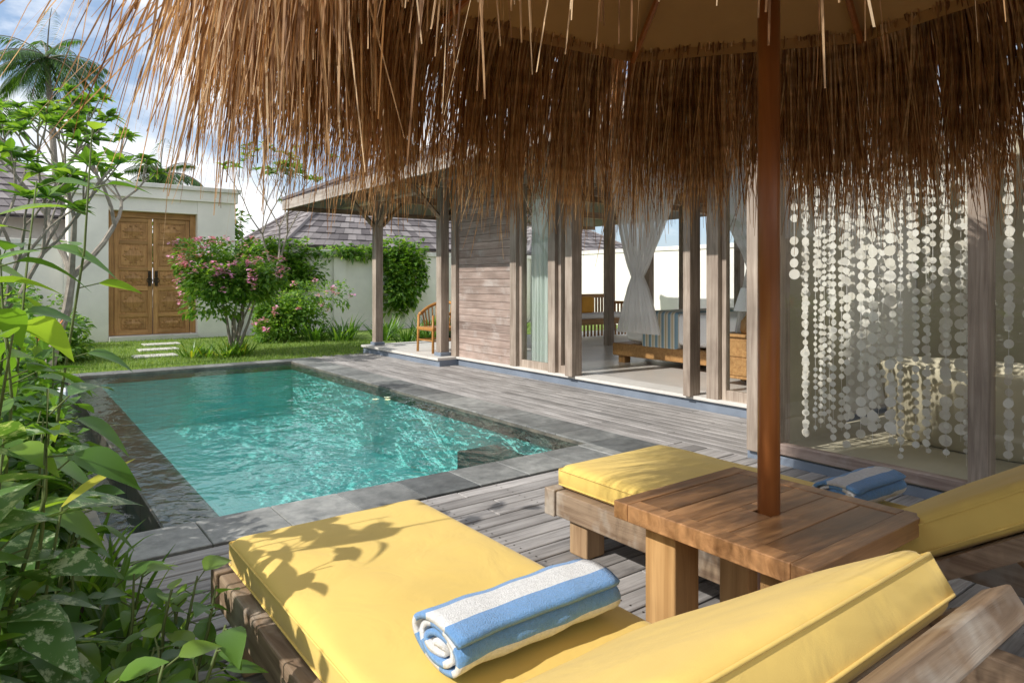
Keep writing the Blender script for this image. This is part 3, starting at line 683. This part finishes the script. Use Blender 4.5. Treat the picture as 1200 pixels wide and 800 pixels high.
def towel(cx,cy,cz,length,rad,ang=0,st=1.2):
    T_=group('rolled_towel')
    m,nt,o=newmat('striped_towel'); uv=N(nt,'ShaderNodeUVMap'); sp=N(nt,'ShaderNodeSeparateXYZ'); nt.links.new(uv.outputs[0],sp.inputs[0])
    W_=(0.86,0.85,0.83); Bl=(0.17,0.38,0.72)
    st_=[(0,W_),(0.25,Bl),(0.36,W_),(0.46,Bl),(0.55,W_)]
    p_=0.62; k=0
    while p_<0.985: st_.append((p_,Bl if k%2==0 else W_)); p_+=0.036 if k%2==0 else 0.034; k+=1
    c=ramp(nt,sp.outputs['X'],st_,'CONSTANT')
    v=coords(nt); fz=noise(nt,v,260,3,0.7)
    c=mix(nt,c,ramp(nt,noise(nt,v,90,3),[(0.3,(0.85,)*3),(0.7,(1.05,)*3)]),1.0,'MULTIPLY')
    principled(nt,o,c,0.95,bumpn(nt,fz,1.0,0.006),spec=0.05,sheen=0.4)
    turns=3.2; n=130; nl=18; me=bpy.data.meshes.new('towel_cloth'); vs=[];fs=[]
    for i in range(n+1):
        t=i/n; a=t*turns*2*math.pi+st; r=0.012+(rad-0.012)*t
        for j in range(nl+1):
            s=j/nl; wob=0.003*math.sin(s*9+a)+0.002*math.sin(s*23+a*2)
            x=(s-0.5)*length*(1+0.02*math.sin(a*1.3)); y=(r+wob)*math.cos(a)*1.28; z=(r+wob)*math.sin(a)*0.64
            y+=0.006*math.sin(s*5)
            vs.append((x*math.cos(ang)-y*math.sin(ang)+cx, x*math.sin(ang)+y*math.cos(ang)+cy, z+cz))
    for i in range(n):
        for j in range(nl):
            fs.append((i*(nl+1)+j,i*(nl+1)+j+1,(i+1)*(nl+1)+j+1,(i+1)*(nl+1)+j))
    me.from_pydata(vs,[],fs); ul=me.uv_layers.new(name='UVMap')
    for p in me.polygons:
        p.use_smooth=True
        for li in p.loop_indices:
            k=me.loops[li].vertex_index; ul.data[li].uv=((k//(nl+1))/n,(k%(nl+1))/nl)
    me.materials.append(m); ob=bpy.data.objects.new('towel_cloth',me); link(ob,T_)
    sm=ob.modifiers.new('s','SOLIDIFY'); sm.thickness=0.014; sm.offset=0
towel(1.03,1.32,0.474,0.50,0.092,0.03)
towel(2.74,1.30,0.468,0.38,0.085,0.0)

# ---------------------------------------------------------------- side table
Tb=group('side_table'); X0,X1,Y0,Y1,H=1.57,2.22,0.86,1.53,0.595
g=MB(); k=5
for i in range(k):
    a=Y0+0.06+(Y1-Y0-0.12)*i/k; b=Y0+0.06+(Y1-Y0-0.12)*(i+1)/k-0.002
    if a<1.165<b:
        g.box(X0+0.06,1.84,a,b,H-0.035,H-0.002); g.box(1.90,X1-0.06,a,b,H-0.035,H-0.002)
        g.box(1.84,1.90,a,1.165-0.036,H-0.035,H-0.002); g.box(1.84,1.90,1.165+0.036,b,H-0.035,H-0.002)
    else: g.box(X0+0.06,X1-0.06,a,b,H-0.035,H-0.002+U(-.001,.001))
g.box(X0,X1,Y0,Y0+0.059,H-0.055,H); g.box(X0,X1,Y1-0.059,Y1,H-0.055,H); g.box(X0,X0+0.059,Y0+0.06,Y1-0.06,H-0.055,H); g.box(X1-0.059,X1,Y0+0.06,Y1-0.06,H-0.055,H)
g.obj('table_top',[M_tableX],Tb,bevel=0.003)
g=MB()
for x in (X0+0.07,X1-0.19):
    for y in (Y0+0.07,Y1-0.19): g.box(x,x+0.12,y,y+0.12,0,H-0.057)
g.obj('table_legs',[M_tableZ],Tb,bevel=0.006)
g=MB(); g.box(X0+0.19,X1-0.19,Y0+0.09,Y0+0.12,H-0.14,H-0.057); g.box(X0+0.19,X1-0.19,Y1-0.12,Y1-0.09,H-0.14,H-0.057); g.box(X0+0.15,X1-0.15,Y0+0.2,Y1-0.2,0.10,0.13)
g.obj('apron',[M_tableX],Tb,bevel=0.004)

# ---------------------------------------------------------------- thatched umbrella
Um=group('thatched_umbrella'); ux,uy=1.87,1.165
g=MB(); g.tube([(ux,uy,0.0),(ux,uy,3.15)],0.033,24); g.obj('pole',[M_pole],Um,smooth=True)
g=MB(); g.tube([(ux,uy,0.0),(ux,uy,0.07)],[0.20,0.17],24); g.obj('foot_weight',[M_metal],Um)
RZ,AZ,RR=2.47,3.1,1.38; ns=8
def rim(a,r=RR,z=RZ): return Vector((ux+r*math.cos(a),uy+r*math.sin(a),z))
a0=math.radians(15)
g=MB(); ap=Vector((ux,uy,AZ))
for i in range(ns):
    p=rim(a0+i*math.pi/4); q=rim(a0+(i+1)*math.pi/4); m_=6; rows=6
    for r_ in range(rows):
        for c_ in range(m_):
            def pt(rr,cc):
                e=p.lerp(q,cc/m_); s=rr/rows; x=ap.lerp(e,s); x.z+=0.015*math.sin(math.pi*s)*(1-abs(2*cc/m_-1)); return x
            g.add([pt(r_,c_),pt(r_,c_+1),pt(r_+1,c_+1),pt(r_+1,c_)],[(0,1,2,3)])
    g.add([p,q,q+Vector((0,0,-0.05)),p+Vector((0,0,-0.05))],[(0,1,2,3)])
g.obj('canvas_canopy',[M_canvas],Um)
g=MB()
for i in range(ns):
    p=rim(a0+i*math.pi/4); g.tube([ap+Vector((0,0,-0.07)),p+Vector((0,0,-0.045))],0.015,6)
    mid=ap.lerp(p,0.5)+Vector((0,0,-0.06)); g.tube([mid,Vector((ux,uy,2.35))],0.010,6)
g.tube([(ux,uy,2.30),(ux,uy,2.42)],0.055,16); g.tube([(ux,uy,3.0),(ux,uy,3.08)],0.055,16)
g.obj('ribs_and_hub',[M_pole],Um)
def strand(g,base,out,L,w,droop,n=5,mi=0,kk=0.11):
    p=Vector(base); a=math.atan2(out.y,out.x); tw=U(0,3.14); side=Vector((-math.sin(a)*math.cos(tw)+math.cos(a)*math.sin(tw)*0.6,math.cos(a)*math.cos(tw)+math.sin(a)*math.sin(tw)*0.6,0)).normalized()
    vs=[]; d=out.normalized(); kink=Vector((U(-1,1),U(-1,1),0))*kk
    for i in range(n+1):
        t=i/n; ww=w*(1-0.75*t**2)*0.5
        vs+=[p+side*ww,p-side*ww]
        d=(d+Vector((0,0,-1))*droop+kink*U(0.1,1.0)).normalized(); p=p+d*(L/n)
    g.add(vs,[(2*i,2*i+1,2*i+3,2*i+2) for i in range(n)],mi)
g=MB()
def ringrad(a):
    k=((a-a0)%(math.pi/4))-math.pi/8
    return RR*math.cos(math.pi/8)/math.cos(k)
tufts=[(U(0,6.2832),U(-0.14,0.20),U(-0.12,0.12),U(-.16,.16)) for _ in range(400)]
for i in range(12500):
    if R.random()<0.75:
        ta,tl,tr_,tj=R.choice(tufts); a=ta+R.gauss(0,0.018); Lx=tl; jj=tj+U(-0.08,0.08); ro=tr_
    else: a=U(0,6.2832); Lx=U(-0.06,0.08); jj=U(-0.2,0.2); ro=0
    r=ringrad(a)+U(-0.03,0.09); z=RZ+U(-0.03,0.06)-(r-RR)*0.3
    aj=a+jj; o_=Vector((math.cos(aj),math.sin(aj),U(-2.0,-0.6)+ro*3))
    L=U(0.62,0.86)+Lx
    if R.random()<0.03: L*=1.12
    strand(g,(ux+r*math.cos(a),uy+r*math.sin(a),z),o_,L,U(0.004,0.010),U(0.25,0.7),5,0,0.15)
for i in range(700):
    a=U(0,6.2832); r=ringrad(a)+0.1; aj=a+U(-0.6,0.6)
    strand(g,(ux+r*math.cos(a),uy+r*math.sin(a),RZ+U(-0.25,0)),Vector((math.cos(aj),math.sin(aj),U(-1.0,-0.1))),U(0.5,0.95),U(0.003,0.008),U(0.15,0.4),6,0,0.25)
for i in range(16):
    a=math.atan2(-uy+0.35,-ux+0.95)+U(-0.45,0.45); r=1.42
    strand(g,(ux+r*math.cos(a),uy+r*math.sin(a),2.2),Vector((math.cos(a)*.3,math.sin(a)*.3,-1)),U(0.58,0.74),U(0.003,0.005),0.2,7)
g.obj('thatch_fringe',[M_thatch],Um)
g=MB()
for i in range(5000):
    a=U(0,6.2832); s=R.random()**0.6; r=ringrad(a)*s; z=AZ+0.07+(RZ-AZ)*s
    strand(g,(ux+r*math.cos(a),uy+r*math.sin(a),z+U(0,0.05)),Vector((math.cos(a+U(-.1,.1)),math.sin(a+U(-.1,.1)),-0.40)),U(0.4,0.6),U(0.008,0.016),0.06,3)
g.obj('thatch_roof',[M_thatch],Um)

# ---------------------------------------------------------------- vegetation
def rdir(zmin=-0.2,zmax=1.0):
    a=U(0,6.2832); z=U(zmin,zmax); return Vector((math.cos(a),math.sin(a),z)).normalized()
def bush(name,c,rad,n,L,W,mats,flowers=0,stem=True,zcut=0.0,nl=12,lr0=(0.4,0.62)):
    g=MB(); c=Vector(c)
    lumps=[(Vector((U(-.55,.55)*rad[0],U(-.55,.55)*rad[1],U(-.5,.55)*rad[2])),U(*lr0)) for _ in range(nl)]
    for i in range(n):
        lc,lr=R.choice(lumps); d=rdir(-0.8,1.0); q=R.random()**0.4*lr
        p=c+lc+Vector((d.x*rad[0],d.y*rad[1],d.z*rad[2]))*q
        if p.z<zcut: continue
        dd=(d+rdir(-0.3,0.6)*0.8)
        s=U(0.7,1.2); g.leaf(p,dd,L*s,W*s,U(0.1,0.6),0.3,0 if R.random()<0.75 else 1,rows=2,roll=U(-.6,.6))
    k_=0
    while k_<flowers:
        lc,lr=R.choice(lumps); d=rdir(-0.1,1.0); p=lc+Vector((d.x*rad[0],d.y*rad[1],d.z*rad[2]))*(lr*1.06)
        nn=math.sqrt((p.x/rad[0])**2+(p.y/rad[1])**2+(p.z/rad[2])**2)
        if nn<0.82: continue
        p=p+c; k_+=1
        for k in range(9): g.leaf(p+rdir(-1,1)*0.05,rdir(-0.4,1),0.075,0.07,0.1,0.3,2,rows=2)
    if stem:
        b=Vector((c.x,c.y,-0.05))
        for i in range(7):
            e=c+Vector((U(-.6,.6)*rad[0],U(-.6,.6)*rad[1],U(-.1,.4)*rad[2]))
            m_=b.lerp(e,0.5)+Vector((U(-.08,.08),U(-.08,.08),-0.05)); g.tube([b+Vector((U(-.06,.06),U(-.06,.06),0)),m_,e],[0.035,0.022,0.008],6,3)
    return g.obj(name,[mats[0],mats[1],M_flower,M_bark])
bush('bougainvillea_bush',(3.30,12.7,1.28),(1.0,0.95,0.90),9500,0.105,0.065,(M_leafB,M_leafA),85,True,0.35,16,(0.34,0.56))
bush('flowering_shrub',(5.3,15.2,0.60),(1.2,0.9,0.8),5500,0.11,0.065,(M_leafB,M_leafA),25,False)
bush('wall_vine',(5.5,17.15,1.75),(1.25,0.35,0.85),3600,0.15,0.11,(M_leafB,M_leafA),0,False)
bush('wall_vine',(9.1,17.15,1.4),(0.75,0.3,1.3),3000,0.16,0.12,(M_leafB,M_leafA),0,False)
bush('wall_vine',(7.6,17.3,2.1),(1.6,0.3,0.25),1200,0.15,0.10,(M_leafB,M_leafA),0,False)
bush('wall_vine',(16.5,17.15,1.3),(1.2,0.3,1.3),1500,0.18,0.12,(M_leafB,M_leafA),0,False)
bush('hedge',(-0.2,16.3,0.6),(1.3,0.7,0.9),3000,0.13,0.08,(M_leafB,M_leafA),0,False)
bush('hedge',(0.5,13.3,0.35),(0.8,0.9,0.55),2400,0.13,0.08,(M_leafB,M_leafA),0,False)
def strappy(name,pts,n,L,W,mats,mi_p=0.3):
    g=MB()
    for (x,y,r) in pts:
        for i in range(n):
            a=U(0,6.28); q=U(0,r); l=L*U(0.6,1.15)
            g.leaf((x+math.cos(a)*q,y+math.sin(a)*q,-0.04),Vector((math.cos(a),math.sin(a),U(1.2,3.2))),l,W,U(0.15,0.75),0.3,1 if R.random()<mi_p else 0,rows=5,peak=0.6)
    return g.obj(name,mats)
strappy('lily_grass_border',[(5.4+0.45*i+U(-.1,.1),13.6+U(-.7,.9),0.22) for i in range(12)]+[(6.6+0.4*i,12.5+U(-.4,.4),0.2) for i in range(9)],60,0.85,0.04,[M_leafA,M_leafB])
strappy('lily_grass_border',[(2.9+U(-.5,.6),12.4+U(-.3,.3),0.15) for i in range(7)],40,0.45,0.035,[M_leafB,M_leafY],0.1)
strappy('lily_grass_border',[(0.15+U(-.35,.1),4.3+0.75*i,0.12) for i in range(9)],40,0.62,0.03,[M_leafA,M_leafB])
def frangi(name,base,h,spread,depth,leafL,seed,lean=(0,0),nl=13,mats=None,r0=0.06):
    rr=random.Random(seed); g=MB()
    def grow(p,d,L,r,k):
        pts=[p]; q=p.copy(); dd=d.copy()
        for i in range(3):
            dd=(dd+Vector((rr.uniform(-.18,.18),rr.uniform(-.18,.18),rr.uniform(0,.12)))).normalized(); q=q+dd*(L/3); pts.append(q.copy())
        g.tube(pts,[r,r*0.9,r*0.82,r*0.72],7,0,cap=True)
        if k==0:
            for i in range(nl):
                a=rr.uniform(0,6.28); dv=Vector((math.cos(a),math.sin(a),rr.uniform(-0.3,0.9)))+dd*0.4
                g.leaf(q,dv,leafL*rr.uniform(.7,1.15),leafL*0.33,rr.uniform(.1,.5),0.25,1 if rr.random()<0.6 else 2,rows=4,roll=rr.uniform(-.4,.4))
            return
        m_=rr.choice([2,3,3]); a=rr.uniform(0,6.28)
        for i in range(m_):
            an=a+i*6.28/m_+rr.uniform(-.4,.4); nd=(dd*1.0+Vector((math.cos(an),math.sin(an),0))*spread+Vector((0,0,0.15))).normalized()
            grow(q,nd,L*rr.uniform(.62,.85),r*0.62,k-1)
    grow(Vector(base),Vector((lean[0],lean[1],1)).normalized(),h,r0,depth)
    return g.obj(name,[M_bark]+(mats or [M_leafB,M_leafA]))
frangi('frangipani_tree',(0.50,11.9,-0.05),1.45,0.70,4,0.27,5,(0.16,-0.05),14,r0=0.08)
frangi('frangipani_tree',(5.4,16.6,-0.05),1.6,0.5,4,0.24,12,(0.05,0),8,r0=0.045)
frangi('frangipani_tree',(-0.05,8.2,-0.05),1.0,0.6,3,0.26,9,(-0.1,0.05),11,r0=0.045)
def broad(name,bases,nst,hh,leafL,leafW,mats,perstem=6,lean=None,droop=0.35,spread=0.3):
    g=MB()
    for (x,y) in bases:
        for s_ in range(nst):
            a=U(0,6.28); h=hh*U(0.55,1.1); ln=Vector((math.cos(a)*spread,math.sin(a)*spread,1))
            if lean: ln+=Vector(lean)
            ln.normalize(); pts=[Vector((x+U(-.08,.08),y+U(-.08,.08),-0.05))]
            for i in range(4): pts.append(pts[-1]+(ln+Vector((U(-.15,.15),U(-.15,.15),0))).normalized()*h/4)
            g.tube(pts,[0.008,0.007,0.006,0.005,0.003],5,1)
            for i in range(perstem):
                t=0.35+0.65*(i+U(0,.8))/perstem; k=min(3.999,t*4); p=pts[int(k)].lerp(pts[min(4,int(k)+1)],k-int(k))
                b=U(0,6.28); d=Vector((math.cos(b),math.sin(b),U(0.0,0.9)))
                pe=p+d.normalized()*leafL*0.35; g.tube([p,pe],0.0025,4,1,cap=False)
                s=U(0.65,1.15); g.leaf(pe,d+Vector((0,0,-0.3)),leafL*s,leafW*s,U(droop*0.4,droop*1.6),0.22,0 if R.random()<0.8 else 2,rows=6,roll=U(-.5,.5),peak=0.7)
    return g.obj(name,[mats[0],M_stem,mats[1]],smooth=True)
broad('broadleaf_shrub',[(0.28,1.75),(0.10,1.5),(0.34,2.15),(0.15,2.0),(0.2,2.4)],8,0.50,0.115,0.062,(M_leafB,M_leafA),8)
broad('broadleaf_shrub',[(0.0,2.3),(0.08,2.7),(-0.1,2.0),(-0.05,3.1),(0.05,3.5)],7,0.84,0.15,0.075,(M_leafB,M_leafA),8,spread=0.2)
broad('variegated_plant',[(-0.06,1.85),(-0.02,2.15)],4,1.10,0.21,0.115,(M_leafV,M_leafA),7,lean=(-0.02,0,0),spread=0.15)
broad('tall_broadleaf_plant',[(-0.14,2.3),(-0.08,2.8),(-0.04,3.3)],4,1.95,0.22,0.10,(M_leafB,M_leafA),9,lean=(0.0,0,0),spread=0.10)
strappy('spider_lily',[(0.30,2.75,0.08),(0.18,3.0,0.08),(0.25,3.3,0.06),(0.34,2.5,0.06)],30,0.56,0.026,[M_leafB,M_leafA])
g=MB(); g.leaf((0.12,2.15,0.70),Vector((0.17,0.10,0.09)),0.24,0.045,0.1,0.3,0,rows=6); g.tube([(0.05,2.1,-0.05),(0.07,2.12,0.4),(0.12,2.15,0.70)],0.004,5,1); g.obj('yellow_leaf_plant',[M_leafY,M_stem],smooth=True)
bush('hedge',(-0.22,5.2,0.55),(0.5,1.6,0.7),3600,0.12,0.065,(M_leafB,M_leafA),0,False)
bush('hedge',(-0.22,8.6,0.60),(0.55,1.8,0.8),3600,0.12,0.065,(M_leafB,M_leafA),0,False)
bush('hedge',(-0.05,3.2,0.40),(0.28,0.8,0.50),2600,0.11,0.055,(M_leafA,M_leafB),0,False)
bush('hedge',(-1.2,3.0,0.6),(0.8,2.4,0.9),2000,0.14,0.08,(M_leafD,M_leafA),0,False)
g=MB()
for (x,y,z) in ((0.22,5.0,1.0),(0.15,5.5,0.95)):
    g.tube([(x,y,-0.05),(x+0.02,y,z)],0.006,5,1)
    for k in range(4): g.leaf((x+0.02,y,z-0.02*k),Vector((0.5*(1 if k%2 else -1),0.1,0.9)),0.11,0.028,0.0,0.4,0,rows=3)
g.obj('heliconia_flower',[M_orange,M_stem])
def palm(name,x,y,h,fl=3.2,nf=20):
    g=MB(); top=Vector((x+U(-.6,.6),y,h))
    g.tube([(x,y,-0.1),(x+0.2,y,h*0.5),top],[0.22,0.16,0.13],8,1)
    for i in range(nf):
        a=6.283*i/nf+U(-.2,.2); el=U(-0.5,1.2); d=Vector((math.cos(a)*math.cos(el),math.sin(a)*math.cos(el),math.sin(el)))
        p=top.copy(); pts=[p.copy()]; L=fl*U(.8,1.1)
        for k in range(12): d=(d+Vector((0,0,-0.11))).normalized(); p=p+d*L/12; pts.append(p.copy())
        g.tube(pts,[0.04*(1-0.06*k) for k in range(13)],4,1,cap=False)
        for k in range(1,13):
            dd=(pts[k]-pts[k-1]).normalized(); sd=dd.cross(Vector((0,0,1))).normalized()
            for q in (0,0.25,0.5,0.75):
                b=pts[k-1].lerp(pts[k],q)
                for s_ in (-1,1): g.leaf(b,sd*s_+dd*0.8+Vector((0,0,-0.35+U(-.2,.2))),0.85*math.sin(math.pi*(k/13*0.85+0.1)),0.05,0.5,0.2,0 if R.random()<.7 else 2,rows=2)
    return g.obj(name,[M_leafD,M_bark,M_leafA])
palm('coconut_palm',1.9,42,12.8,3.2,26)
palm('coconut_palm',-3,60,17,3.2,20)
palm('coconut_palm',17.5,46,6.2,3.0,14); palm('coconut_palm',6.3,40,7.0,2.8,18)
palm('coconut_palm',-1.2,34,7.6,2.6,16)
for i,(x,y,z,rx,rz) in enumerate(((0,30,3.0,3.5,2.0),(6.5,36,3.6,4,2.2),(24,45,3,6,2.6),(-6,26,3,4,3),(34,38,3,6,3))):
    bush('distant_trees',(x,y,z),(rx,2,rz),2600,0.42,0.2,(M_leafA,M_leafB),0,False)
def house(name,X0,X1,Y0,Y1,z0,z1):
    e=group(name); box('walls',X0+0.8,X1-0.8,Y0+0.8,Y1-0.8,-0.07,z0+0.05,M_plaster,e)
    for i in range(3):
        w0=X0+1.3+i*(X1-X0-3.0)/3; box('window_%d'%i,w0,w0+0.9,Y0+0.76,Y0+0.8-0.003,0.8,2.1,M_teakZ,e)
    hiproof(e,X0,X1,Y0,Y1,z0,z1,M_shingle,0.35,0.3)
house('shingle_roof_house',6.6,15.5,20,27,2.4,5.0)
house('shingle_roof_house',17.5,25,22,30,2.5,4.8)
house('shingle_roof_house',-5.5,2.6,20,27,2.9,5.2)
